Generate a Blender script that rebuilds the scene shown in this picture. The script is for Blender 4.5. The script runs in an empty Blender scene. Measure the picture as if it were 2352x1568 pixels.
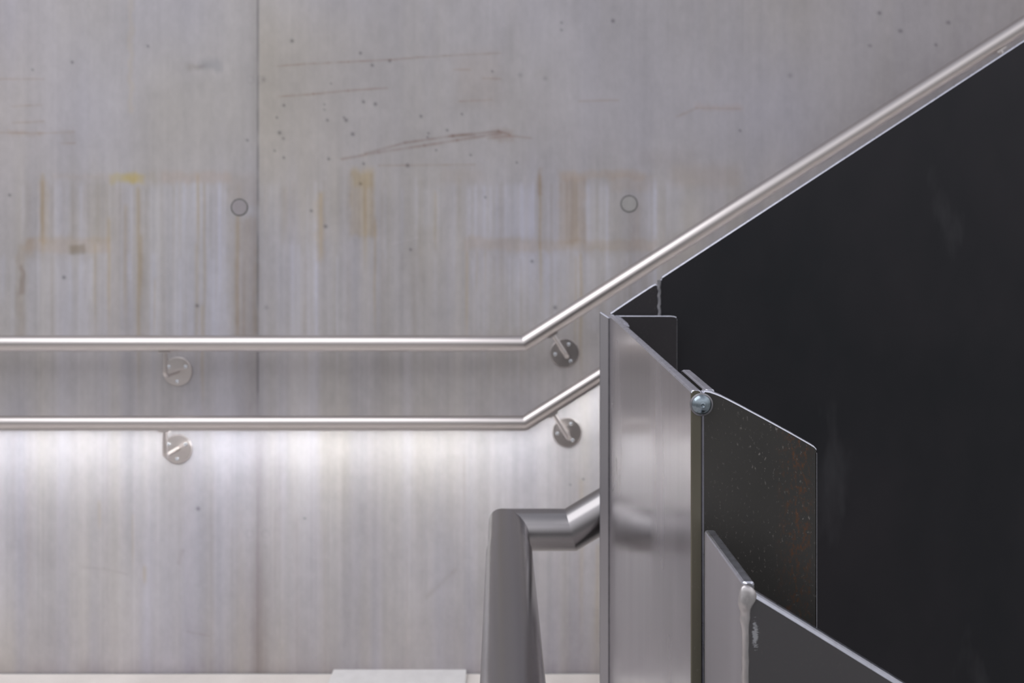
import bpy, bmesh, math, random
import numpy as np
from mathutils import Vector, Matrix

sc = bpy.context.scene
COL = sc.collection
rnd = random.Random(7)

# ------------------------------------------------------------------ camera
FPX = 1830.0                 # focal length in pixels of the 2352 wide frame
VX, VY = 1150.0, 570.0       # where the level line of sight meets the picture
CAMZ = 1.1625                # camera height over the landing
cam = bpy.data.cameras.new('camera')
cam_ob = bpy.data.objects.new('camera', cam)
COL.objects.link(cam_ob)
cam_ob.location = (0, 0, CAMZ)
cam_ob.rotation_euler = (math.pi / 2, 0, 0)
cam.sensor_width = 36.0
cam.lens = 36.0 * FPX / 2352.0
cam.shift_x = (1176 - VX) / 2352.0
cam.shift_y = -(784 - VY) / 2352.0
cam.clip_start = 0.02
cam.clip_end = 60
cam.dof.use_dof = True
cam.dof.focus_distance = 0.40
cam.dof.aperture_fstop = 17.0
sc.camera = cam_ob

# ------------------------------------------------------------------ world, lights, exposure
sc.view_settings.view_transform = 'Standard'
sc.view_settings.look = 'None'
sc.view_settings.gamma = 1.0
sc.view_settings.use_curve_mapping = False
sc.view_settings.exposure = 0.69

world = bpy.data.worlds.new('world')
sc.world = world
world.use_nodes = True
wn = world.node_tree
wn.nodes.clear()
w_out = wn.nodes.new('ShaderNodeOutputWorld')
w_bg = wn.nodes.new('ShaderNodeBackground')
w_tc = wn.nodes.new('ShaderNodeTexCoord')
w_sep = wn.nodes.new('ShaderNodeSeparateXYZ')
w_ramp = wn.nodes.new('ShaderNodeValToRGB')
wn.links.new(w_tc.outputs['Generated'], w_sep.inputs[0])
wn.links.new(w_sep.outputs['Z'], w_ramp.inputs[0])
cr = w_ramp.color_ramp
cr.elements[0].position = 0.0
cr.elements[0].color = (0.165, 0.162, 0.167, 1)
cr.elements[1].position = 1.0
cr.elements[1].color = (0.24, 0.24, 0.27, 1)
e = cr.elements.new(0.25); e.color = (0.39, 0.384, 0.40, 1)
e = cr.elements.new(0.55); e.color = (0.66, 0.65, 0.69, 1)
wn.links.new(w_ramp.outputs[0], w_bg.inputs[0])
w_bg.inputs[1].default_value = 1.0
wn.links.new(w_bg.outputs[0], w_out.inputs[0])


def area(name, loc, rot, sx, sy, power, color):
    l = bpy.data.lights.new(name, 'AREA')
    l.shape = 'RECTANGLE'; l.size = sx; l.size_y = sy
    l.energy = power; l.color = color
    o = bpy.data.objects.new(name, l)
    COL.objects.link(o)
    o.location = loc; o.rotation_euler = rot
    return o


# daylight falling through the open stairwell above the landing
area('skylight', (-1.7, 0.2, 3.5), (math.radians(20), math.radians(-14), 0), 3.0, 2.6, 28.0, (1.0, 0.985, 1.0))

LED_STRENGTH = 30.0

# ------------------------------------------------------------------ helpers
def P(px, py, Z):
    """the place at distance Z in front of the camera that the photograph shows at (px, py)"""
    return Vector(((px - VX) / FPX * Z, Z, CAMZ - (py - VY) / FPX * Z))


def link(name, me, parent=None, mats=()):
    o = bpy.data.objects.new(name, me)
    COL.objects.link(o)
    for m in mats:
        me.materials.append(m)
    if parent is not None:
        o.parent = parent
        o.matrix_parent_inverse = Matrix.Translation(parent.location).inverted()
    return o


def thing(name, loc, label, cat, group=None):
    o = bpy.data.objects.new(name, None)
    o.empty_display_size = 0.05
    COL.objects.link(o)
    o.location = loc
    o['label'] = label; o['category'] = cat
    if group: o['group'] = group
    return o


def structure(o, label, cat):
    o['kind'] = 'structure'; o['label'] = label; o['category'] = cat
    return o


def mesh_from(name, verts, faces, smooth=False, fmat=None):
    me = bpy.data.meshes.new(name)
    me.from_pydata([tuple(v) for v in verts], [], faces)
    if fmat:
        me.polygons.foreach_set('material_index', fmat)
    bm = bmesh.new(); bm.from_mesh(me)
    bmesh.ops.recalc_face_normals(bm, faces=bm.faces)
    bm.to_mesh(me); bm.free()
    if smooth:
        me.polygons.foreach_set('use_smooth', [True] * len(me.polygons))
    me.update()
    return me


def circle(r, n=40, a0=0.0):
    return [(r * math.cos(a0 + 2 * math.pi * i / n), r * math.sin(a0 + 2 * math.pi * i / n)) for i in range(n)]


def sweep(name, path, section, up=(0, 0, 1), joined=False, caps=True, smooth=True):
    """sweep a section along a polyline with mitred corners.
    section (a, b): a along the frame's side, b along its up."""
    path = [Vector(p) for p in path]
    n = len(path); up = Vector(up)
    dirs = [(path[i + 1] - path[i]).normalized() for i in range(n - 1)]
    rings = []
    ref = up
    frames = []
    for i, d in enumerate(dirs):
        if i:
            q = dirs[i - 1].rotation_difference(d)
            ref = q @ ref
        u = (ref - d * ref.dot(d)).normalized()
        s = d.cross(u).normalized()
        frames.append((d, s, u)); ref = u

    def ring(seg, end):
        d, s, u = frames[seg]
        j = seg + end
        p = path[j]
        if 0 < j < n - 1:
            nn = (dirs[j - 1] + dirs[j]).normalized()
        else:
            nn = d
        out = []
        for a, b in section:
            q = p + s * a + u * b
            t = (p - q).dot(nn) / d.dot(nn)
            out.append(q + d * t)
        return out
    verts, faces = [], []
    k = len(section)
    if joined:
        for i in range(n):
            verts += ring(min(i, n - 2), 0 if i < n - 1 else 1)
        for i in range(n - 1):
            for j in range(k):
                faces.append((i * k + j, i * k + (j + 1) % k, (i + 1) * k + (j + 1) % k, (i + 1) * k + j))
    else:
        for i in range(n - 1):
            b = len(verts)
            verts += ring(i, 0) + ring(i, 1)
            for j in range(k):
                faces.append((b + j, b + (j + 1) % k, b + k + (j + 1) % k, b + k + j))
    nside = len(faces)
    if caps:
        b = len(verts)
        verts += ring(0, 0) + ring(n - 2, 1)
        faces.append(tuple(range(b, b + k)))
        faces.append(tuple(range(b + k, b + 2 * k)))
    me = mesh_from(name, verts, faces)
    if smooth:
        me.polygons.foreach_set('use_smooth', [i < nside for i in range(len(faces))])
    return me


def lathe(name, prof, n=40):
    """profile (r, h) turned about the local +Z"""
    verts, faces = [], []
    for r, h in prof:
        for i in range(n):
            a = 2 * math.pi * i / n
            verts.append((r * math.cos(a), r * math.sin(a), h))
    for k in range(len(prof) - 1):
        for i in range(n):
            faces.append((k * n + i, k * n + (i + 1) % n, (k + 1) * n + (i + 1) % n, (k + 1) * n + i))
    faces.append(tuple(range(n)))
    faces.append(tuple(range((len(prof) - 1) * n, len(prof) * n)))
    me = mesh_from(name, verts, faces)
    return me


def place_mesh(me, mat):
    me.transform(mat); me.update()
    return me


def sheet(name, plan, tops, bottoms, t, side=1, ch=0.0008, endch=0.0008, mats=(), parent=None):
    """a steel plate of thickness t. plan: the camera-side line (x, y); side=+1 puts the body to the right
    of the walking direction. material 0: face, 1: top edge, 2: end edges"""
    plan = [Vector((p[0], p[1])) for p in plan]
    n = len(plan)
    if not hasattr(bottoms, '__len__'):
        bottoms = [bottoms] * n
    dirs = [(plan[i + 1] - plan[i]).normalized() for i in range(n - 1)]
    offs = []
    for i in range(n):
        if i == 0: d = dirs[0]; m = 1.0
        elif i == n - 1: d = dirs[-1]; m = 1.0
        else:
            d = (dirs[i - 1] + dirs[i]).normalized(); m = 1.0 / max(0.3, d.dot(dirs[i]))
        offs.append(Vector((d.y, -d.x)) * side * m)
    rings = []

    def ring(p, off, zt, zb, c0):
        # c0: inset from both faces (for the chamfered ends)
        a = c0; b = t - c0
        c = ch
        pts = [(a, zb), (a, zt - c), (a + c * 0.3, zt - c * 0.3), (a + c, zt),
               (b - c, zt), (b - c * 0.3, zt - c * 0.3), (b, zt - c), (b, zb)]
        return [(p.x + off.x * w, p.y + off.y * w, z) for w, z in pts]
    e = endch
    rings.append(ring(plan[0], offs[0], tops[0] - e * 0.4, bottoms[0], e * 0.9))
    rings.append(ring(plan[0] + dirs[0] * e, offs[0], tops[0], bottoms[0], 0))
    for i in range(1, n - 1):
        rings.append(ring(plan[i], offs[i], tops[i], bottoms[i], 0))
    rings.append(ring(plan[-1] - dirs[-1] * e, offs[-1], tops[-1], bottoms[-1], 0))
    rings.append(ring(plan[-1], offs[-1], tops[-1] - e * 0.4, bottoms[-1], e * 0.9))
    verts = [v for r in rings for v in r]
    faces, fm = [], []
    k = 8; R = len(rings)
    for i in range(R - 1):
        for j in range(k):
            faces.append((i * k + j, i * k + (j + 1) % k, (i + 1) * k + (j + 1) % k, (i + 1) * k + j))
            if j in (1, 2, 3, 4, 5): fm.append(1)
            elif i == 0 or i == R - 2: fm.append(2 if j in (0, 6) else 0)
            else: fm.append(0)
    faces.append(tuple(range(k))); fm.append(2)
    faces.append(tuple(range((R - 1) * k, R * k))); fm.append(2)
    me = mesh_from(name, verts, faces, fmat=fm)
    return link(name, me, parent, mats)


# ------------------------------------------------------------------ materials
def newmat(name):
    m = bpy.data.materials.new(name); m.use_nodes = True
    nt = m.node_tree
    return m, nt, nt.nodes['Principled BSDF']


def N(nt, kind, **kw):
    n = nt.nodes.new(kind)
    for k, v in kw.items():
        setattr(n, k, v)
    return n


def coords(nt, scale):
    tc = N(nt, 'ShaderNodeTexCoord'); mp = N(nt, 'ShaderNodeMapping')
    mp.inputs['Scale'].default_value = scale
    geo = N(nt, 'ShaderNodeNewGeometry')
    nt.links.new(geo.outputs['Position'], mp.inputs['Vector'])
    return mp.outputs['Vector']


def noise(nt, scale, vec_scale=(1, 1, 1), detail=4.0, rough=0.55):
    n = N(nt, 'ShaderNodeTexNoise')
    n.inputs['Scale'].default_value = scale
    n.inputs['Detail'].default_value = detail
    n.inputs['Roughness'].default_value = rough
    nt.links.new(coords(nt, vec_scale), n.inputs['Vector'])
    return n.outputs['Fac']


def ramp(nt, fac, stops):
    r = N(nt, 'ShaderNodeValToRGB')
    nt.links.new(fac, r.inputs[0])
    el = r.color_ramp.elements
    el[0].position, el[0].color = stops[0][0], (*stops[0][1], 1)
    el[1].position, el[1].color = stops[-1][0], (*stops[-1][1], 1)
    for p, c in stops[1:-1]:
        x = el.new(p); x.color = (*c, 1)
    return r.outputs['Color']


def g(v):
    return (v, v, v)


def mix(nt, a, b, fac, mode='MIX'):
    m = N(nt, 'ShaderNodeMix', data_type='RGBA', blend_type=mode)
    for sock, val in ((m.inputs[6], a), (m.inputs[7], b)):
        if isinstance(val, tuple): sock.default_value = (*val, 1)
        else: nt.links.new(val, sock)
    if isinstance(fac, float): m.inputs[0].default_value = fac
    else: nt.links.new(fac, m.inputs[0])
    return m.outputs[2]


def bump(nt, b, h, strength, dist=0.001):
    bp = N(nt, 'ShaderNodeBump')
    bp.inputs['Strength'].default_value = strength
    bp.inputs['Distance'].default_value = dist
    nt.links.new(h, bp.inputs['Height'])
    nt.links.new(bp.outputs[0], b.inputs['Normal'])


def steel(name, col, rough, var=0.06, streak=(60, 60, 2), bumpv=0.05, rvar=0.06):
    m, nt, b = newmat(name)
    f = noise(nt, 8.0, streak)
    c = ramp(nt, f, [(0.25, tuple(x * (1 - var) for x in col)), (0.75, tuple(min(1, x * (1 + var)) for x in col))])
    nt.links.new(c, b.inputs['Base Color'])
    b.inputs['Metallic'].default_value = 1.0
    r = ramp(nt, f, [(0.25, g(rough - rvar)), (0.75, g(rough + rvar))])
    nt.links.new(r, b.inputs['Roughness'])
    if bumpv: bump(nt, b, f, bumpv, 0.0005)
    return m


M = {}
M['stainless'] = steel('stainless', (0.67, 0.635, 0.62), 0.31, 0.0, (1, 1, 1), 0.0, 0.0)
M['stainless_plate'] = steel('stainless_plate', (0.70, 0.66, 0.64), 0.30, 0.03, (20, 20, 20), 0.0, 0.03)
M['satin_pipe'] = steel('satin_pipe', (0.36, 0.35, 0.355), 0.25, 0.0, (3, 3, 3), 0.0, 0.0)
M['screw'] = steel('screw', (0.75, 0.80, 0.85), 0.25, 0.03, (20, 20, 20), 0.0, 0.03)
M['bare_edge'] = steel('bare_edge', (0.66, 0.68, 0.76), 0.30, 0.10, (30, 30, 30), 0.04, 0.05)
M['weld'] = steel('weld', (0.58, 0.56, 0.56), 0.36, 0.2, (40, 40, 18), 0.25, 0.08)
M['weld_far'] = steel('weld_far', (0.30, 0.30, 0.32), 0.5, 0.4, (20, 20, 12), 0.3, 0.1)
M['dome'] = steel('dome', (0.30, 0.36, 0.40), 0.22, 0.25, (30, 30, 30), 0.2, 0.08)


def brushed_face(name, col, rough):
    m, nt, b = newmat(name)
    f = noise(nt, 10.0, (12, 12, 0.25), 1, 0.4)
    big = noise(nt, 9.0, (2, 2, 0.5), 1, 0.4)
    c = ramp(nt, f, [(0.2, tuple(x * 0.93 for x in col)), (0.8, tuple(x * 1.07 for x in col))])
    c = mix(nt, c, (0.9, 0.88, 0.9), ramp(nt, big, [(0.3, g(0.0)), (0.7, g(0.16))]))
    nt.links.new(c, b.inputs['Base Color'])
    b.inputs['Metallic'].default_value = 1.0
    nt.links.new(ramp(nt, big, [(0.3, g(rough - 0.05)), (0.7, g(rough + 0.05))]), b.inputs['Roughness'])
    b.inputs['Anisotropic'].default_value = 0.0
    return m


M['brushed'] = brushed_face('brushed_plate', (0.50, 0.48, 0.50), 0.24)
M['brushed_near'] = brushed_face('brushed_plate_worn', (0.40, 0.39, 0.41), 0.42)


def mill_scale(name, dark, light, rough, speck=0.0, rust=0.0, rust_x=(0, 0), smudge=0.0, metallic=0.6):
    m, nt, b = newmat(name)
    big = noise(nt, 6.0, (1, 1, 0.6), 4, 0.6)
    c = ramp(nt, big, [(0.3, dark), (0.7, light)])
    if speck > 0:
        s = noise(nt, 750.0, (1, 1, 0.6), 3, 0.65)
        patch = noise(nt, 28.0, (1, 1, 1), 3, 0.6)
        sm = ramp(nt, s, [(0.60, g(0.0)), (0.70, g(speck))])
        pm = ramp(nt, patch, [(0.42, g(0.25)), (0.62, g(1.0))])
        mm = mix(nt, sm, pm, 1.0, 'MULTIPLY')
        c = mix(nt, c, (0.30, 0.28, 0.26), mm)
    if rust > 0:
        geo = N(nt, 'ShaderNodeNewGeometry'); sp = N(nt, 'ShaderNodeSeparateXYZ')
        nt.links.new(geo.outputs['Position'], sp.inputs[0])
        mr = N(nt, 'ShaderNodeMapRange', interpolation_type='SMOOTHSTEP')
        mr.inputs[1].default_value = rust_x[0]; mr.inputs[2].default_value = rust_x[1]
        nt.links.new(sp.outputs[0], mr.inputs[0])
        mr2 = N(nt, 'ShaderNodeMapRange', interpolation_type='SMOOTHSTEP')
        mr2.inputs[1].default_value = rust_x[3]; mr2.inputs[2].default_value = rust_x[2]
        nt.links.new(sp.outputs[0], mr2.inputs[0])
        rn = noise(nt, 520.0, (1, 1, 0.55), 6, 0.75)
        rr = ramp(nt, rn, [(0.50, g(0.0)), (0.66, g(rust))])
        k = N(nt, 'ShaderNodeMath', operation='MULTIPLY')
        nt.links.new(mr.outputs[0], k.inputs[0]); nt.links.new(mr2.outputs[0], k.inputs[1])
        rm = mix(nt, g(0.0), rr, k.outputs[0])
        c = mix(nt, c, (0.26, 0.10, 0.035), rm)
    if smudge > 0:
        sn = noise(nt, 7.0, (1.6, 1, 0.45), 5, 0.6)
        c = mix(nt, c, (0.16, 0.16, 0.17), ramp(nt, sn, [(0.60, g(0.0)), (0.78, g(smudge))]))
    nt.links.new(c, b.inputs['Base Color'])
    b.inputs['Metallic'].default_value = metallic
    b.inputs['Specular IOR Level'].default_value = 0.35
    rf = noise(nt, 14.0, (1, 1, 0.5), 4, 0.6)
    nt.links.new(ramp(nt, rf, [(0.3, g(rough - 0.05)), (0.7, g(rough + 0.05))]), b.inputs['Roughness'])
    bump(nt, b, noise(nt, 420.0, (1, 1, 0.5), 3, 0.6), 0.10, 0.0003)
    return m


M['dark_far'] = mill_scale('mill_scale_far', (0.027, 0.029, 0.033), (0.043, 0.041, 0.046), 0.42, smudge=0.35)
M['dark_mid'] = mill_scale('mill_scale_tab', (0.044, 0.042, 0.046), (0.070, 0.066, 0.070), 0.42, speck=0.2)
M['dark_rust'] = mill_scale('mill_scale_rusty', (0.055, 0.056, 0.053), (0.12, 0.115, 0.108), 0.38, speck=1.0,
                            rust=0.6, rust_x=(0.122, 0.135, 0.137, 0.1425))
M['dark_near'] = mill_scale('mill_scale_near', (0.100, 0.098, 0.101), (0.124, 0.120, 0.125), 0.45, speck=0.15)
M['cut_end'] = mill_scale('sawn_end', (0.10, 0.097, 0.075), (0.20, 0.185, 0.14), 0.45, speck=0.3, metallic=0.5)
M['grey_edge'] = steel('grey_edge', (0.30, 0.30, 0.32), 0.45, 0.2, (60, 60, 20), 0.1)

# the scratched patch beside the weld on the nearest panel
def add_scuff(m, centre, half):
    nt = m.node_tree; b = nt.nodes['Principled BSDF']
    src = b.inputs['Base Color'].links[0].from_socket
    geo = N(nt, 'ShaderNodeNewGeometry'); sub = N(nt, 'ShaderNodeVectorMath', operation='SUBTRACT')
    sub.inputs[1].default_value = centre
    nt.links.new(geo.outputs['Position'], sub.inputs[0])
    mul = N(nt, 'ShaderNodeVectorMath', operation='MULTIPLY')
    mul.inputs[1].default_value = (1 / half[0], 0, 1 / half[1])
    nt.links.new(sub.outputs[0], mul.inputs[0])
    ln = N(nt, 'ShaderNodeVectorMath', operation='LENGTH')
    nt.links.new(mul.outputs[0], ln.inputs[0])
    nz = noise(nt, 600.0, (1, 1, 3.0), 3, 0.7)
    ad = N(nt, 'ShaderNodeMath', operation='MULTIPLY_ADD')
    nt.links.new(nz, ad.inputs[0]); ad.inputs[1].default_value = 1.2
    nt.links.new(ln.outputs['Value'], ad.inputs[2])
    f = ramp(nt, ad.outputs[0], [(0.85, g(0.7)), (1.35, g(0.0))])
    nt.links.new(mix(nt, src, (0.55, 0.57, 0.60), f), b.inputs['Base Color'])


_c = P(1735, 1455, 0.292)
add_scuff(M['dark_near'], tuple(_c), (0.0030, 0.0115))

# LED diffuser
m, nt, b = newmat('led_diffuser')
b.inputs['Base Color'].default_value = (0.9, 0.9, 0.92, 1)
b.inputs['Emission Color'].default_value = (0.98, 0.99, 1.0, 1)
b.inputs['Emission Strength'].default_value = LED_STRENGTH
M['led'] = m

# cast landing floor
m, nt, b = newmat('floor_concrete')
f = noise(nt, 5.0, (1, 1, 1), 6, 0.6)
nt.links.new(ramp(nt, f, [(0.3, (0.50, 0.465, 0.44)), (0.7, (0.61, 0.575, 0.55))]), b.inputs['Base Color'])
b.inputs['Roughness'].default_value = 0.7
bump(nt, b, noise(nt, 60.0), 0.2, 0.002)
M['floor'] = m
m, nt, b = newmat('cover_plate_white')
f = noise(nt, 30.0)
nt.links.new(ramp(nt, f, [(0.3, (0.52, 0.51, 0.51)), (0.7, (0.58, 0.57, 0.57))]), b.inputs['Base Color'])
b.inputs['Roughness'].default_value = 0.5
M['cover'] = m

# concrete wall: the grain of the boards, the stains and the pits live in a colour attribute
m, nt, b = newmat('wall_concrete')
at = N(nt, 'ShaderNodeVertexColor'); at.layer_name = 'stains'
f1 = noise(nt, 60.0, (1, 1, 0.35), 6, 0.65)
fine = ramp(nt, f1, [(0.3, g(0.955)), (0.7, g(1.035))])
c = mix(nt, at.outputs['Color'], fine, 1.0, 'MULTIPLY')
f2 = noise(nt, 3.0, (1, 1, 0.5), 3, 0.5)
c = mix(nt, c, ramp(nt, f2, [(0.3, g(0.95)), (0.7, g(1.04))]), 1.0, 'MULTIPLY')
nt.links.new(c, b.inputs['Base Color'])
b.inputs['Roughness'].default_value = 0.62
b.inputs['Specular IOR Level'].default_value = 0.3
bump(nt, b, f1, 0.12, 0.001)
M['wall'] = m

# ------------------------------------------------------------------ wall
WY = 2.182
RY = 2.097


def vnoise(x, y, seed):
    r = np.random.RandomState(seed)
    T = r.rand(257, 257)
    xi = np.floor(x).astype(int); yi = np.floor(y).astype(int)
    fx = x - xi; fy = y - yi
    fx = fx * fx * (3 - 2 * fx); fy = fy * fy * (3 - 2 * fy)
    a = T[xi % 257, yi % 257]; bb = T[(xi + 1) % 257, yi % 257]
    cc = T[xi % 257, (yi + 1) % 257]; d = T[(xi + 1) % 257, (yi + 1) % 257]
    return (a * (1 - fx) + bb * fx) * (1 - fy) + (cc * (1 - fx) + d * fx) * fy - 0.5


def sstep(a, b, x):
    t = np.clip((x - a) / (b - a), 0, 1)
    return t * t * (3 - 2 * t)


def wall_colour(u, v):
    """u, v run along and down the wall, 1 unit = 1.19 mm; returns linear rgb"""
    rgb = np.empty(u.shape + (3,))
    rgb[...] = (0.445, 0.431, 0.442)

    def tint(mask, col):
        m_ = mask[..., None]
        rgb[...] = rgb * (1 - m_) + rgb * np.array(col) * m_
    low = sstep(300, 520, v + 60 * vnoise(u / 90, v / 300, 3))
    streak = (0.050 * vnoise(u / 5.5, v / 420, 11) + 0.060 * vnoise(u / 13, v / 600, 12)
              + 0.06 * vnoise(u / 37, v / 500, 13) + 0.07 * vnoise(u / 120, v / 700, 14))
    streak *= 0.75 + 1.05 * low
    blot = 0.07 * vnoise(u / 160, v / 200, 21) + 0.05 * vnoise(u / 55, v / 80, 22) + 0.035 * vnoise(u / 17, v / 22, 23) \
        + 0.03 * vnoise(u / 7, v / 8, 24)
    rgb *= (1 + streak + 1.5 * blot)[..., None]
    # hue drift: bluish-violet against warm
    h = vnoise(u / 200, v / 260, 31) + 0.6 * vnoise(u / 24, v / 500, 32) * (0.4 + low)
    rgb *= np.stack([1 + 0.035 * h, 1 + 0.014 * h, 1 - 0.085 * h], -1)
    # broad tonal drift seen across the cast panel
    tint(0.9 * np.exp(-((u - 560) / 260) ** 2 - ((v - 220) / 210) ** 2) * (u < 592), (0.95, 0.955, 0.95))
    tint(1.0 * sstep(590, 600, u) * (1 - sstep(720, 1000, u)) * sstep(-60, 120, v) * (1 - sstep(420, 640, v)), (1.02, 1.0, 0.93))
    tint(1.0 * sstep(1500, 2300, u) * (1 - sstep(400, 700, v)), (0.90, 0.885, 0.885))
    tint(1.0 * sstep(1000, 1500, u) * (1 - sstep(300, 700, v)), (0.95, 0.95, 0.965))
    tint(sstep(250, -80, u) * sstep(700, 300, v) * 1.0, (1.04, 1.03, 1.06))

    warm = (1.02, 0.945, 0.80)
    warm2 = (0.99, 0.93, 0.86)
    dark = (0.80, 0.775, 0.75)

    def box(x0, x1, y0, y1, s=12):
        n_ = 9 * vnoise(u / 18, v / 18, 41) + 5 * vnoise(u / 6, v / 30, 42)
        return sstep(x0 - s, x0 + s, u + n_) * sstep(x1 + s, x1 - s, u + n_) * \
            sstep(y0 - s, y0 + s, v + n_) * sstep(y1 + s, y1 - s, v + n_)
    for x0, x1, y0, y1, s, k, colr in (
            (250, 330, 398, 422, 6, 0.9, (1.04, 0.97, 0.70)), (284, 318, 402, 420, 9, 0.8, (1.06, 0.98, 0.62)),
            (370, 530, 396, 420, 8, 0.8, (1.0, 0.93, 0.88)), (120, 260, 400, 412, 8, .5, (1, .94, .88)),
            (215, 262, 405, 560, 12, 0.6, (0.93, 0.92, 0.87)), (55, 255, 545, 580, 8, 0.8, (1.0, 0.93, 0.84)),
            (60, 80, 545, 590, 8, .8, (.93, .87, .78)), (158, 197, 560, 584, 6, 0.9, (0.68, 0.65, 0.58)),
            (40, 58, 560, 800, 7, 0.7, (0.90, 0.85, 0.79)), (45, 56, 610, 680, 7, 0.9, (0.74, 0.70, 0.67)),
            (520, 590, 400, 470, 14, 0.7, (0.95, 0.91, 0.86)), (530, 590, 500, 800, 10, .6, (0.95, 0.92, 0.88)),
            (805, 862, 385, 540, 8, 0.75, warm), (810, 855, 395, 430, 8, 0.8, (0.99, 0.93, 0.76)),
            (725, 745, 440, 600, 8, 0.6, warm), (1285, 1480, 392, 412, 6, 0.9, warm2),
            (1285, 1345, 400, 560, 10, 0.9, warm2), (1400, 1500, 400, 440, 9, 0.6, warm2),
            (1450, 1470, 470, 570, 8, 0.7, (0.93, 0.89, 0.84)), (1060, 1180, 545, 572, 6, 0.8, warm2),
            (1180, 1510, 550, 576, 6, 0.8, (0.98, 0.92, 0.84)), (1236, 1246, 385, 450, 4, 0.8, (0.9, 0.83, 0.76)),
            (1010, 1110, 385, 420, 14, 0.4, warm2), (300, 360, 395, 420, 10, .5, (1.0, .95, .85)),
            (1050, 1150, 120, 240, 26, 0.5, (0.98, 0.93, 0.88)), (1130, 1180, 298, 322, 8, 0.9, (0.90, 0.84, 0.80)),
            (455, 505, 136, 162, 10, 1.0, (0.80, 0.815, 0.84)), (430, 470, 148, 162, 8, 1.0, (0.84, 0.82, 0.79)), (420, 520, 170, 215, 22, .6, (.93, .93, .925)),
            (295, 306, -60, 260, 5, 0.55, (1.03, 0.97, 0.84)), (20, 95, 300, 312, 5, 0.6, (.93, .87, .82)),
            (140, 172, 298, 330, 6, 0.5, (.9, .87, .83)), (1225, 1260, 160, 180, 10, .6, (.93, .93, .9)),
            (90, 110, 415, 560, 6, .6, (1.0, .94, .84)), (1540, 1700, 380, 430, 16, .6, (1.0, .94, .87)),
            (1600, 1705, 240, 252, 6, .6, (1.0, .93, .88)), (1460, 1600, 345, 380, 14, .35, (.95, .92, .9))):
        tint(np.clip(box(x0, x1, y0, y1, s) * k, 0, 1), colr)
    fs = np.clip(0.5 + 1.5 * vnoise(u / 7.0, v / 420, 45) + 0.6 * vnoise(u / 19, v / 300, 46), 0, 1)
    for x0, x1, y0, y1, k in ((335, 520, 425, 790, 1), (598, 640, 420, 560, .8), (1070, 1235, 425, 545, 1), (1338, 1400, 425, 560, 1),
                              (1480, 1570, 415, 540, .8), (1085, 1520, 585, 760, .8), (955, 1012, 430, 520, .8), (0, 210, 600, 790, .5),
                              (600, 800, 560, 780, .6), (100, 160, 420, 540, .7)):
        tint(np.clip(box(x0, x1, y0, y1, 12) * k * fs, 0, 1), (1.11, 1.135, 1.19))
    for x0, x1, y0, y1, k in ((1285, 1345, 410, 560, 1), (800, 862, 395, 545, .7), (60, 260, 420, 560, .4), (545, 590, 500, 780, .9),
                              (250, 335, 430, 780, .4), (1190, 1285, 420, 560, .5)):
        tint(np.clip(box(x0, x1, y0, y1, 10) * k * (1 - fs), 0, 1), (0.86, 0.82, 0.75))
    # runs
    rr = np.random.RandomState(5)

    def run(x, y0, y1, w, col, k):
        xx = x + 2.2 * vnoise(v / 60 + x, v * 0, 51)
        m_ = np.exp(-((u - xx) / w) ** 2) * sstep(y0 - 8, y0 + 8, v) * (1 - sstep(y0 + 0.5 * (y1 - y0), y1, v))
        tint(m_ * k, col)
    for x, y0, y1, w, k in ((97, 400, 620, 5, .8), (318, 430, 1000, 4, .8), (324, 540, 720, 4, .7), (250, 500, 800, 4, .8),
                            (288, 470, 800, 5, .6), (455, 400, 600, 3, .8), (452, 560, 900, 3, .6), (470, 420, 800, 3, .6),
                            (545, 480, 900, 5, .7), (861, 500, 820, 3, .8), (838, 430, 650, 4, .6), (737, 440, 640, 4, .8),
                            (1072, 575, 820, 3, .9), (1000, 440, 600, 3, .6), (1241, 400, 760, 3, .9), (1334, 580, 900, 4, .9),
                            (1322, 590, 900, 3, .5), (355, 640, 820, 3, .6), (465, 700, 980, 4, .7), (218, 560, 790, 3, .5),
                            (1115, 575, 700, 2, .6), (1095, 575, 690, 2, .5), (1335, 1100, 1540, 5, .5), (1372, 1250, 1540, 5, .6),
                            (228, 1150, 1230, 4, .5), (333, 1300, 1350, 4, .8), (305, 1180, 1330, 3, .4)):
        run(x, y0, y1, w, (0.94, 0.85, 0.68), k)
    for i in range(95):
        x = rr.uniform(-60, 1560); y0 = rr.choice([410, 420, 575, 585]) + rr.uniform(-6, 20)
        run(x, y0, y0 + rr.uniform(80, 420), rr.uniform(2, 7), (1.09, 1.11, 1.17) if rr.rand() < 0.6 else (0.93, 0.91, 0.88), rr.uniform(.3, .9))
    for i in range(90):
        x = rr.uniform(-60, 1380); y0 = rr.uniform(960, 1250)
        run(x, y0, y0 + rr.uniform(120, 600), rr.uniform(2, 9), (1.03, 1.03, 1.05) if rr.rand() < 0.4 else (0.95, 0.93, 0.92), rr.uniform(.2, .8))

    # scratches
    def line(pts, w, col, k):
        for (x0, y0), (x1, y1) in zip(pts[:-1], pts[1:]):
            dx, dy = x1 - x0, y1 - y0
            L2 = dx * dx + dy * dy
            t = np.clip(((u - x0) * dx + (v - y0) * dy) / L2, 0, 1)
            d = np.hypot(u - (x0 + t * dx), v - (y0 + t * dy))
            brk = 0.45 + 1.1 * (vnoise(u / 16, v / 16, 61) + 0.5)
            tint(np.clip(np.exp(-(d / w) ** 2) * k * brk, 0, 1), col)
    sc_c = (0.82, 0.72, 0.66)
    line([(638, 152), (700, 147), (800, 142), (898, 137)], 2.2, sc_c, .8)
    line([(898, 137), (960, 132), (1060, 126), (1150, 122)], 2.0, sc_c, .7)
    line([(640, 222), (720, 216), (800, 208), (890, 202)], 2.2, sc_c, .8)
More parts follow.
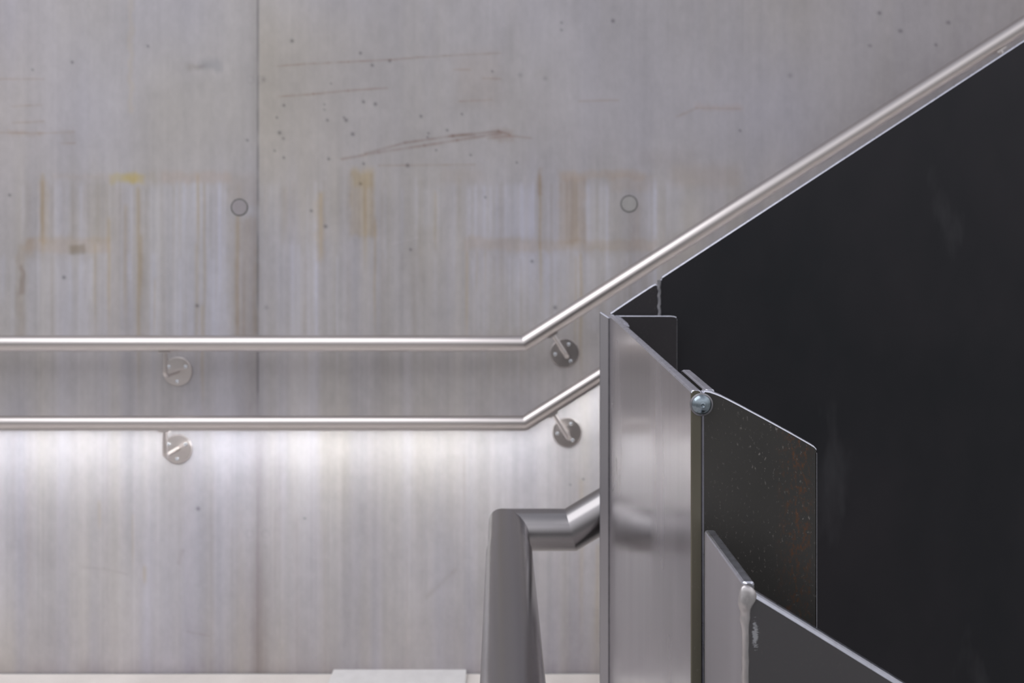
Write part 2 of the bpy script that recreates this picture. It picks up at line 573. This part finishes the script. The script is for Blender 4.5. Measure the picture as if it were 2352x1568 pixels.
    line([(785, 365), (870, 350), (975, 334), (1050, 322), (1150, 306)], 3.0, (0.80, 0.72, 0.68), 1.0)
    line([(840, 352), (930, 328), (1040, 312), (1145, 301), (1170, 308)], 2.6, (0.76, 0.68, 0.64), 1.0)
    line([(1120, 318), (1170, 312), (1220, 317)], 2.6, sc_c, .8)
    line([(1030, 313), (1090, 309)], 4, (0.8, 0.73, 0.69), .7)
    for a in ([(28, 244), (95, 241)], [(30, 282), (100, 279)], [(0, 304), (90, 306), (170, 303)], [(140, 329), (172, 329)],
              [(0, 181), (100, 181)], [(1110, 180), (1150, 181)], [(1055, 233), (1130, 229)], [(1330, 232), (1420, 230)],
              [(1040, 160), (1080, 160)], [(870, 380), (1090, 378)], [(1555, 268), (1600, 248), (1700, 250)]):
        line(a, 2.2, (0.88, 0.79, 0.72), .7)
    line([(980, 1370), (1045, 1310)], 5, (.90, .88, .86), .7)
    line([(190, 1303), (240, 1306), (290, 1318)], 3, (.88, .86, .86), .6)
    line([(410, 1292), (420, 1265)], 5, (.86, .82, .82), .6)
    line([(430, 1450), (480, 1460)], 3, (.9, .87, .86), .6)
    line([(900, 560), (960, 545)], 2, (1.08, 1.08, 1.1), .8)

    # pits
    for x, y, r in ((652, 242, 4), (862, 239, 5), (835, 234, 4), (795, 276, 5), (790, 270, 3), (752, 276, 3.5), (810, 308, 5),
                    (636, 270, 3.2), (642, 305, 5), (651, 318, 3), (652, 362, 3.5), (631, 346, 3), (755, 365, 4), (835, 376, 3.5),
                    (936, 380, 5), (1002, 345, 3), (967, 267, 4), (1027, 299, 3.5), (828, 422, 3.5), (748, 520, 5), (943, 573, 3.5),
                    (671, 94, 5), (828, 122, 4), (855, 150, 4), (895, 140, 4), (1131, 164, 3), (1081, 356, 3), (1187, 373, 3),
                    (568, 322, 3.5), (1115, 453, 3), (453, 702, 5), (147, 637, 5), (612, 706, 6), (22, 448, 4), (1290, 52, 3),
                    (1290, 69, 3), (1061, 262, 3), (605, 183, 6), (1815, 173, 7), (2068, 71, 5), (2149, 103, 4), (2178, 52, 5),
                    (1408, 48, 5), (1998, 105, 4), (1195, 172, 6), (1252, 180, 6), (1275, 706, 5), (1222, 600, 4), (760, 192, 2.5),
                    (340, 106, 3.5), (1700, 300, 3), (2020, 30, 5), (166, 143, 4), (75, 160, 3), (1340, 1100, 3), (1310, 1113, 2.5),
                    (715, 484, 4), (984, 306, 3), (982, 315, 3), (745, 252, 2.5), (745, 240, 2.5), (700, 1190, 3), (455, 1168, 5)):
        tint(np.exp(-(np.hypot(u - x, (v - y)) / (r * 0.82)) ** 2) * 0.95, (0.36, 0.37, 0.38) if r < 5.5 else (0.72, 0.72, 0.73))
    # board joint
    tint(np.exp(-((u - 592) / 2.6) ** 2) * np.clip(0.9 + 0.9 * vnoise(u / 50, v / 40, 71), 0, 1) * sstep(980, 900, v), (0.50, 0.51, 0.52))
    tint(np.exp(-((u - 584) / 6) ** 2) * 0.5 * sstep(1000, 900, v), (0.88, 0.87, 0.86))
    tint(np.exp(-((u - 574) / 20) ** 2) * 0.8 * sstep(560, 760, v) * sstep(1000, 960, v), (0.86, 0.84, 0.81))
    tint(np.exp(-((u - 592) / 15) ** 2) * 0.8 * sstep(960, 1060, v) , (0.84, 0.815, 0.81))
    tint(np.exp(-((u - 590) / 36) ** 2) * 0.75 * sstep(1180, 1400, v), (0.86, 0.83, 0.82))
    tint(np.exp(-((u - 592) / 3.0) ** 2) * 0.5 * sstep(1050, 1200, v), (0.75, 0.73, 0.72))
    for x, y in ((573, 1226), (610, 1226), (575, 183), (600, 183)):
        d = np.hypot(u - x, v - y)
        tint(np.exp(-((d - 8) / 3) ** 2) * 0.5, (0.86, 0.86, 0.87))
    # wall colour grows darker towards the foot, with an uneven edge
    nn = 20 * vnoise(u / 60, v / 40, 81)
    tint(sstep(1330 + 0 * u, 1540 + 0 * u, v + nn) * 0.8, (0.93, 0.91, 0.91))
    tint(sstep(1500, 1545, v) * (0.6 + 0.8 * vnoise(u / 40, v / 30, 82)), (0.90, 0.87, 0.88))
    return np.clip(rgb, 0.01, 0.95)


def build_wall():
    us = np.concatenate([np.linspace(-1500, -70, 60, endpoint=False), np.arange(-70, 1540, 3.0),
                         np.arange(1540, 2430, 5.0), np.linspace(2430, 3800, 50)])
    vs = np.concatenate([np.linspace(-1400, -70, 60, endpoint=False), np.arange(-70, 1542, 3.0), [1545.8]])
    U, V = np.meshgrid(us, vs)
    C = wall_colour(U, V)
    X = (U - VX) / FPX * WY
    Zz = CAMZ - (V - VY) / FPX * WY
    nv, nu = U.shape
    me = bpy.data.meshes.new('wall_back')
    co = np.stack([X, np.full_like(X, WY), Zz], -1).reshape(-1, 3)
    # a back face gives the wall its thickness
    x0, x1 = X[0, 0], X[0, -1]; z1, z0 = Zz[0, 0], Zz[-1, 0]
    back = np.array([[x0, WY + .25, z1], [x1, WY + .25, z1], [x1, WY + .25, z0], [x0, WY + .25, z0]])
    nb = co.shape[0]
    allco = np.vstack([co, back]).astype(np.float32)
    idx = np.arange(nb).reshape(nv, nu)
    q = np.stack([idx[:-1, :-1], idx[1:, :-1], idx[1:, 1:], idx[:-1, 1:]], -1).reshape(-1, 4)
    extra = [[nb, nb + 1, nb + 2, nb + 3],
             [idx[0, 0], idx[0, -1], nb + 1, nb], [idx[-1, -1], idx[-1, 0], nb + 3, nb + 2],
             [idx[-1, 0], idx[0, 0], nb, nb + 3], [idx[0, -1], idx[-1, -1], nb + 2, nb + 1]]
    q = np.vstack([q, np.array(extra)]).astype(np.int32)
    me.vertices.add(len(allco)); me.vertices.foreach_set('co', allco.ravel())
    me.loops.add(q.size); me.loops.foreach_set('vertex_index', q.ravel())
    me.polygons.add(len(q))
    me.polygons.foreach_set('loop_start', np.arange(0, q.size, 4, dtype=np.int32))
    me.polygons.foreach_set('loop_total', np.full(len(q), 4, dtype=np.int32))
    me.update(calc_edges=True)
    ca = me.color_attributes.new('stains', 'FLOAT_COLOR', 'POINT')
    cols = np.ones((len(allco), 4), dtype=np.float32)
    cols[:nb, :3] = C.reshape(-1, 3); cols[nb:, :3] = 0.4
    ca.data.foreach_set('color', cols.ravel())
    o = link('wall_back', me, None, [M['wall']])
    structure(o, 'grey cast concrete wall with rust runs, small pits and a vertical joint', 'wall')
    return o


wall = build_wall()

# plugs of the two formwork tie holes
m_plug = []
for nm, colr in (('plug_mortar', (0.33, 0.31, 0.325)), ('plug_mortar_light', (0.37, 0.365, 0.36))):
    m, nt, b = newmat(nm)
    f = noise(nt, 70.0)
    nt.links.new(ramp(nt, f, [(0.3, tuple(x * .95 for x in colr)), (0.7, tuple(x * 1.04 for x in colr))]), b.inputs['Base Color'])
    b.inputs['Roughness'].default_value = 0.7
    m_plug.append(m)
m, nt, b = newmat('plug_joint')
f = noise(nt, 120.0)
nt.links.new(ramp(nt, f, [(0.3, (0.12, 0.125, 0.12)), (0.7, (0.19, 0.19, 0.185))]), b.inputs['Base Color'])
b.inputs['Roughness'].default_value = 0.9
M['plug_joint'] = m
TO_CAM = Matrix.Rotation(math.pi / 2, 4, 'X')       # local +Z turned to -Y


def at_wall(px, py, Y=WY):
    return Matrix.Translation(P(px, py, WY).xz.to_3d() if False else Vector((P(px, py, WY).x, Y, P(px, py, WY).z)))


for (px, py), mm in zip(((550, 476), (1445, 468)), m_plug):
    d = lathe('tie_hole_plug', [(0.0208, 0.0), (0.0208, 0.0004), (0.0200, 0.0010)])
    place_mesh(d, at_wall(px, py) @ TO_CAM)
    o = link('tie_hole_plug', d, wall, [mm])
    r = 0.0222
    ring = lathe('joint_ring', [(0.0208, 0.0), (0.0240, 0.0), (0.0240, 0.0006), (0.0208, 0.0006)])
    place_mesh(ring, at_wall(px, py) @ TO_CAM)
    link('joint_ring', ring, o, [M['plug_joint']])

# ------------------------------------------------------------------ floor and flights
def prism(name, poly, z0, z1, mat):
    n = len(poly)
    verts = [(x, y, z0) for x, y in poly] + [(x, y, z1) for x, y in poly]
    faces = [tuple(range(n)), tuple(range(n, 2 * n))] + [(i, (i + 1) % n, n + (i + 1) % n, n + i) for i in range(n)]
    return link(name, mesh_from(name, verts, faces), None, [mat])


fl = prism('floor', [(-2.9, -1.6), (0.084, -1.6), (0.084, 0.35), (0.103, 0.86), (0.30, 0.86), (0.30, 2.176), (-2.9, 2.176)],
           -0.22, 0.0, M['floor'])
structure(fl, 'pale concrete landing floor along the foot of the wall', 'floor')


def flight(name, x0, y0, y1, n, going, rise, up, label):
    verts, faces = [], []
    prof = []
    x, z = x0, 0.0
    if up:
        prof.append((x, -0.22))
        for i in range(n):
            prof.append((x, z)) if i == 0 else None
            z += rise; prof.append((x, z)); x += going; prof.append((x, z))
        prof.append((x, z - 0.30))
        prof.append((x0 + 0.25, -0.22))
    else:
        prof = [(x, -0.22), (x, 0.0)]
        prof = [(x, -0.40)]
        z = -rise
        prof.append((x, z))
        for i in range(n):
            x += going; prof.append((x, z)); z -= rise; prof.append((x, z))
        prof.append((x, z - 0.2))
    k = len(prof)
    verts = [(a, y0, b_) for a, b_ in prof] + [(a, y1, b_) for a, b_ in prof]
    faces = [tuple(range(k)), tuple(range(k, 2 * k))] + [(i, (i + 1) % k, k + (i + 1) % k, k + i) for i in range(k)]
    o = link(name, mesh_from(name, verts, faces), None, [M['floor']])
    structure(o, label, 'stairs')


flight('stair_flight', 0.302, 0.87, 2.176, 8, 0.27, 0.172, True, 'concrete flight climbing to the right behind the dark plate')
flight('stair_flight', 0.086, -1.2, 0.27, 5, 0.27, 0.172, False, 'concrete flight going down to the right in front of the plates')

# low pale strip lying on the floor against the foot of the wall
x0 = P(766, 1540, 2.18).x; x1 = P(1071, 1540, 2.18).x
me = mesh_from('floor_strip', [(x, y, z) for z in (0, 0.010) for x, y in ((x0, 2.10), (x1, 2.10), (x1, 2.1815), (x0, 2.1815))],
               [(0, 1, 2, 3), (4, 5, 6, 7), (0, 1, 5, 4), (1, 2, 6, 5), (2, 3, 7, 6), (3, 0, 4, 7)])
st = link('floor_strip', me, None, [M['cover']])
st['label'] = 'low pale strip lying on the floor against the foot of the wall'
st['category'] = 'strip'

# ------------------------------------------------------------------ wall handrails
SL = 0.637
SLOW = 0.632


def rail_path(bx, by, slope, xr):
    return [P(-1300, by, RY), P(bx, by, RY), P(xr, by - slope * (xr - bx), RY)]


up_dir = (0, 0, 1)
upper = thing('wall_handrail', P(1200, 788, RY), 'upper, thicker of the two stainless rails on the concrete wall, bending up to the right', 'handrail')
me = sweep('rail', rail_path(1203, 788.5, SL, 3300), circle(0.0212, 56), up=up_dir)
link('rail', me, upper, [M['stainless']])
lower = thing('wall_handrail', P(1205, 970, RY), 'lower, thinner stainless wall rail with a light strip shining down the concrete', 'handrail')
lp = rail_path(1205, 969.5, SLOW, 3300)
me = sweep('rail', lp, circle(0.0171, 56), up=up_dir)
link('rail', me, lower, [M['stainless']])
# light channel fixed under the lower rail
# frame: side a = dir x up; for a rail running +X with up +Z side = +X x +Z = -Y, so a<0 leans to the wall
ch = [(-0.009, -0.0125), (0.009, -0.0125), (0.009, -0.0205), (0.0065, -0.0205), (0.0065, -0.0185), (-0.0065, -0.0185), (-0.0065, -0.0205), (-0.009, -0.0205)]
hs = link('light_housing', sweep('light_housing', lp, ch, up=up_dir, smooth=False), lower, [M['stainless']])
dif = [(-0.0064, -0.0186), (0.0064, -0.0186), (0.0064, -0.0200), (-0.0064, -0.0214)]
link('light_diffuser', sweep('light_diffuser', lp, dif, up=up_dir, smooth=False), hs, [M['led']])


def bracket(parent, elbow, slope, by, bx, rr, screw_ang):
    ex, ey = elbow
    a = math.atan(slope) if slope else 0.0
    nx, ny = math.sin(a), math.cos(a)          # away from the rail, downwards in the picture
    if slope:
        d = (ey - by + slope * (ex - bx)) / (ny + slope * nx)
    else:
        d = ey - by
    cx, cy = ex - nx * d, ey - ny * d
    s = RY / FPX
    c = P(cx, cy, RY)
    n3 = Vector((nx, 0, -ny))
    L = d * s
    E = c + n3 * L
    r = 0.014
    pts = [c + n3 * (rr - 0.001), c + n3 * (L - r)]
    for i in range(1, 8):
        t = i / 8 * math.pi / 2
        pts.append(c + n3 * (L - r) + n3 * (r * math.sin(t)) + Vector((0, 1, 0)) * (r * (1 - math.cos(t))))
    pts.append(E + Vector((0, r, 0)))
    pts.append(Vector((E.x, WY - 0.004, E.z)))
    arm = link('bracket', sweep('bracket', pts, circle(0.0062, 20), up=(0, 1, 0), joined=True), parent, [M['stainless_plate']])
    # saddle under the rail
    t3 = Vector((ny, 0, nx))
    sad = []
    w, hgt, dep = 0.014, 0.0045, 0.010
    o = c + n3 * (rr - 0.0012)
    vs = [o + t3 * (w * i) + Vector((0, dep * j, 0)) + n3 * (hgt * k) for k in (0, 1) for i, j in ((-1, -1), (1, -1), (1, 1), (-1, 1))]
    link('saddle', mesh_from('saddle', vs, [(0, 1, 2, 3), (4, 5, 6, 7), (0, 1, 5, 4), (1, 2, 6, 5), (2, 3, 7, 6), (3, 0, 4, 7)]), arm, [M['stainless_plate']])
    for sgn in (-1, 1):
        me = lathe('screw', [(0.0032, 0), (0.0032, 0.001), (0.002, 0.0022)], 16)
        q = Vector((0, 0, 1)).rotation_difference(n3).to_matrix().to_4x4()
        place_mesh(me, Matrix.Translation(o + t3 * (sgn * 0.010) + n3 * hgt) @ q)
        link('screw', me, arm, [M['screw']])
    pl = lathe('wall_plate', [(0.0395, 0), (0.0395, 0.0045), (0.0385, 0.0055), (0.012, 0.0060)], 64)
    place_mesh(pl, Matrix.Translation((E.x, WY, E.z)) @ TO_CAM)
    pl.polygons.foreach_set('use_smooth', [False] * len(pl.polygons))
    link('wall_plate', pl, arm, [M['stainless_plate']])
    for k in range(3):
        t = math.radians(screw_ang + 120 * k)
        me = lathe('screw', [(0.0052, 0), (0.0052, 0.0012), (0.0042, 0.0026), (0.002, 0.0033)], 20)
        place_mesh(me, Matrix.Translation((E.x + 0.0265 * math.cos(t), WY - 0.0057, E.z + 0.0265 * math.sin(t))) @ TO_CAM)
        link('screw', me, arm, [M['screw']])
    return arm


bracket(upper, (379, 864), 0, 788.5, 0, 0.0212, 30)
bracket(upper, (1303, 820), SL, 788.5, 1203, 0.0212, 66)
bracket(upper, (2330, 170), SL, 788.5, 1203, 0.0212, 66)
bracket(lower, (379, 1049), 0, 969.5, 0, 0.0213, 30)
bracket(lower, (1308, 1009), SLOW, 969.5, 1205, 0.0213, 66)

# ------------------------------------------------------------------ inner handrail (the thick pipe in front)
PZ = 0.815
PR = 0.0218
inner = thing('pipe_handrail', P(1168, 1216, PZ), 'thick satin grey pipe handrail with a mitred corner left of the steel plate', 'handrail')
corner = P(1168, 1216, PZ)
XJ = corner.x
pth = [P(2050, 1216 - 0.60 * (2050 - 1311), PZ), P(1311, 1216, PZ), corner, Vector((XJ, PZ - 0.066, corner.z))]
link('elbow_pipe', sweep('elbow_pipe', pth, circle(PR * 0.945, 64), up=(0, 0, 1)), inner, [M['satin_pipe']])
pth2 = [Vector((XJ, PZ - 0.063, corner.z)), Vector((XJ, 0.20, corner.z)), Vector((XJ + 0.9, 0.20, corner.z - 0.58))]
link('rail_pipe', sweep('rail_pipe', pth2, circle(PR, 64), up=(0, 0, 1)), inner, [M['satin_pipe']])

# ------------------------------------------------------------------ steel plates
T = 0.0048
TOPZ = CAMZ - 0.06396


def px_z(py, Z):
    return CAMZ - (py - VY) / FPX * Z


# --- large dark plate of the upper flight
DZ = 0.776
big = thing('balustrade_plate', P(1515, 700, DZ), 'large black steel plate whose top edge climbs to the right below the wall rail', 'balustrade')


def dtop(px):
    return px_z(712 - (px - 1402) * (712 - 92) / (2352 - 1402), DZ)


xs = [1517, 1521, 1530, 1700, 2000, 2352, 2900]
plan = [(P(x, 0, DZ).x, DZ) for x in xs]
tops = [dtop(x) - (0.0014 if x == 1517 else 0) for x in xs]
bots = [-0.15 + max(0, (p[0] - 0.35)) * 0.637 for p in plan]
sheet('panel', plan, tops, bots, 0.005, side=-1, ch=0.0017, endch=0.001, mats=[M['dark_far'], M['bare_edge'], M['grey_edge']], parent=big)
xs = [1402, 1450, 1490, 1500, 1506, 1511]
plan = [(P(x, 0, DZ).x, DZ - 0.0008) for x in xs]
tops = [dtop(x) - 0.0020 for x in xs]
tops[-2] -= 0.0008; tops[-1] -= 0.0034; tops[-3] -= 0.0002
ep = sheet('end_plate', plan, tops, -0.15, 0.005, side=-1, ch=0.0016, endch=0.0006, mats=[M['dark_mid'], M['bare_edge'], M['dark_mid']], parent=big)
# vertical weld between the two
wp = [P(1514, 643 + i * 6, DZ - 0.0004) for i in range(0, 60)]
for i, p in enumerate(wp):
    p.x += 0.0004 * math.sin(i * 1.7) + 0.0003 * rnd.uniform(-1, 1)
link('weld_seam', sweep('weld_seam', wp, circle(0.0018, 12), up=(0, 1, 0), joined=True), big, [M['weld_far']])
# short arm that carries the pipe behind the plate
b0 = P(1600, 1216 - 0.60 * (1600 - 1311), PZ)
link('handrail_arm', sweep('handrail_arm', [Vector((b0.x, DZ + 0.005, b0.z)), Vector((b0.x, PZ - PR * 0.8, b0.z))], circle(0.006, 16), up=(0, 0, 1)), big, [M['grey_edge']])

# --- pale brushed plate running towards the camera
An = Vector((0.0857, 0.359)); Af = Vector((0.1048, 0.770))
land = thing('balustrade_plate', (0.095, 0.56, 0.6), 'pale brushed steel plate standing edge-on, its top falling towards the bolt head', 'balustrade')
sheet('panel', [Af, An], [TOPZ, TOPZ], -0.16, T, side=-1, ch=0.0011, endch=0.0005, mats=[M['brushed'], M['bare_edge'], M['cut_end']], parent=land)
# dark return strip at the far end
s0 = P(1377, 717, 0.772); s1 = P(1399, 730, 0.768)
sheet('edge_strip', [(s0.x, 0.7725), (s1.x, 0.7685)], [px_z(716, 0.7725), px_z(728, 0.7685)], -0.16, 0.0045, side=-1, ch=0.001, endch=0.0008,
      mats=[M['brushed_near'], M['bare_edge'], M['grey_edge']], parent=land)

# --- flat-topped tab at the far end
tab = thing('corner_plate', P(1490, 722, 0.762), 'small black flat-topped steel plate behind the far end of the brushed plate', 'plate')
FZ = 0.762
leg0 = An + (Af - An) * ((0.685 - 0.359) / 0.411)
yf = 0.762
lx0 = leg0.x + T + 0.0003
lx1 = 0.1046 + T + 0.0003
xe = P(1556, 722, FZ).x
pl = [(lx1, FZ), (lx1 + 0.01, FZ), (xe - 0.006, FZ), (xe - 0.003, FZ), (xe - 0.001, FZ), (xe, FZ)]
tp = [TOPZ - 0.0004, TOPZ - 0.0004, TOPZ - 0.0004, TOPZ - 0.0008, TOPZ - 0.0016, TOPZ - 0.0034]
sheet('front_panel', pl, tp, -0.12, 0.0042, side=-1, ch=0.0009, endch=0.0008, mats=[M['dark_mid'], M['bare_edge'], M['grey_edge']], parent=tab)
sheet('return_panel', [(lx1, FZ - 0.0005), (lx0 + 0.0002, 0.690), (lx0 + 0.0008, 0.684)], [TOPZ - 0.0006, TOPZ - 0.0006, TOPZ - 0.0026], -0.12, 0.0042, side=-1,
      ch=0.0009, endch=0.0008, mats=[M['dark_mid'], M['bare_edge'], M['grey_edge']], parent=tab)

# --- rusty angle plate at the near end
rusty = thing('corner_plate', P(1740, 960, 0.36), 'black rust-flecked angled steel plate with a sloping top beside the bolt head', 'plate')
BZ = 0.3600
lx = 0.0921
M['dark_rust_mats'] = [M['dark_rust'], M['bare_edge'], M['bare_edge']]
pl = [(0.0962, 0.4250), (0.0958, 0.4205), (0.0949, 0.405), (0.0931, 0.372), (lx + 0.0004, 0.3612)]
tp = [TOPZ - 0.0010, TOPZ - 0.0001, TOPZ, TOPZ, TOPZ]
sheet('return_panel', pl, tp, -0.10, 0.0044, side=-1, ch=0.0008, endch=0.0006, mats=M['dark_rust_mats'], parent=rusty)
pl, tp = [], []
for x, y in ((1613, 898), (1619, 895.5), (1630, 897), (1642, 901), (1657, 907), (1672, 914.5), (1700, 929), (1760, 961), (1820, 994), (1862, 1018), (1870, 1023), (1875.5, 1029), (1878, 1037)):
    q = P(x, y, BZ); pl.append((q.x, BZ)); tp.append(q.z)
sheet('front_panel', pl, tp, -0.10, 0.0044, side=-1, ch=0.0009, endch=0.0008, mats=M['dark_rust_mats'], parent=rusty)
# domed bolt head bridging the joint
me = bpy.data.meshes.new('bolt_head')
R = 24.0 / FPX * 0.356
prof = []
for i in range(0, 15):
    t = i / 14 * math.pi / 2
    prof.append((R * math.cos(t) if i < 14 else 0.0006, R * 0.72 * math.sin(t)))
prof = [(R, -0.002)] + prof[:-2] + [(R * 0.20, R * 0.715), (R * 0.15, R * 0.69), (R * 0.12, R * 0.60), (0.0003, R * 0.58)]
me = lathe('bolt_head', prof, 40)
me.polygons.foreach_set('use_smooth', [True] * len(me.polygons))
bp = P(1611.5, 929, 0.3585)
place_mesh(me, Matrix.Translation((bp.x, 0.3592, bp.z)) @ TO_CAM)
bolt = link('bolt_head', me, rusty, [M['dome']])
bolt['label'] = 'domed blue-grey bolt head with a small dimple'
me = lathe('washer', [(R * 1.12, 0), (R * 1.12, 0.0006), (R * 0.98, 0.0010)], 40)
place_mesh(me, Matrix.Translation((bp.x, 0.3592, bp.z)) @ TO_CAM)
link('washer', me, bolt, [M['grey_edge']])

# --- nearest plate, folded round the corner and going down to the right
near = thing('balustrade_plate', P(1712, 1400, 0.292), 'nearest grey steel corner plate with a bright weld, its top falling to the lower right', 'balustrade')
CZ = 0.292
ctop = CAMZ - 0.1233
xl = 0.0893
# leg running away from the camera
sheet('return_panel', [(xl + 0.0003, 0.3508), (xl + 0.0002, 0.3490), (xl, 0.346), (xl, 0.300), (xl, CZ + 0.0022)], [ctop - 0.0006, ctop - 0.0001, ctop, ctop, ctop],
      -0.3, 0.0046, side=-1, ch=0.0010, endch=0.0009, mats=[M['brushed_near'], M['bare_edge'], M['grey_edge']], parent=near)
pl, tp = [], []
for x, y in ((1716, 1352), (1726, 1357), (1740, 1365), (1760, 1377), (1850, 1432), (2055, 1559), (2300, 1711), (2700, 1960)):
    q = P(x, y, CZ); pl.append((q.x, CZ)); tp.append(q.z)
bt = [-0.3 - max(0, (p[0] - .12)) * .6 for p in pl]
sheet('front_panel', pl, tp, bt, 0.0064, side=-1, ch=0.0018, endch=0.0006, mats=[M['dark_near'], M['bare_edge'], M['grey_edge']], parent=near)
# ground corner weld: a knob on top, a lumpy bead below
rows = [(1346, 1709, 1722, 0.5), (1350, 1704, 1729, 1.0), (1358, 1701, 1736, 1.5), (1368, 1699, 1739, 1.9), (1378, 1697, 1738, 2.1), (1388, 1696, 1732, 2.0),
        (1398, 1699, 1727, 1.7), (1408, 1703, 1725, 1.4), (1418, 1702, 1725, 1.5), (1428, 1701, 1723, 1.4), (1440, 1704, 1722, 1.1), (1452, 1706, 1722, 1.0)]
rows += [(y, 1706.5 + 0.5 * math.sin(y), 1721.5 + 0.6 * math.sin(y * 1.3), 1.0 + 0.12 * math.sin(y * 0.7)) for y in range(1475, 1800, 22)] + [(2300, 1706.5, 1721.5, 1.0)]
verts, faces = [], []
K = 16
for yy, xa, xb, pr in rows:
    a_, b_ = P(xa, yy, CZ), P(xb, yy, CZ)
    cx, hw = (a_.x + b_.x) / 2, (b_.x - a_.x) / 2
    for j in range(K):
        t = 2 * math.pi * j / K
        wob = 1 + 0.13 * math.sin(3 * t + yy * 0.11) + 0.07 * math.sin(5 * t + yy * .23)
        dy = -math.sin(t) * (pr * 0.001 if math.sin(t) > 0 else 0.0028) * wob
        verts.append((cx + hw * math.cos(t), CZ + 0.0006 + dy, a_.z))
for i in range(len(rows) - 1):
    for j in range(K):
        faces.append((i * K + j, i * K + (j + 1) % K, (i + 1) * K + (j + 1) % K, (i + 1) * K + j))
faces.append(tuple(range(K))); faces.append(tuple(range((len(rows) - 1) * K, len(rows) * K)))
wme = mesh_from('weld_bead', verts, faces, smooth=True)
wb = link('weld_bead', wme, near, [M['weld']])
wb['label'] = 'bright ground weld running down the corner'
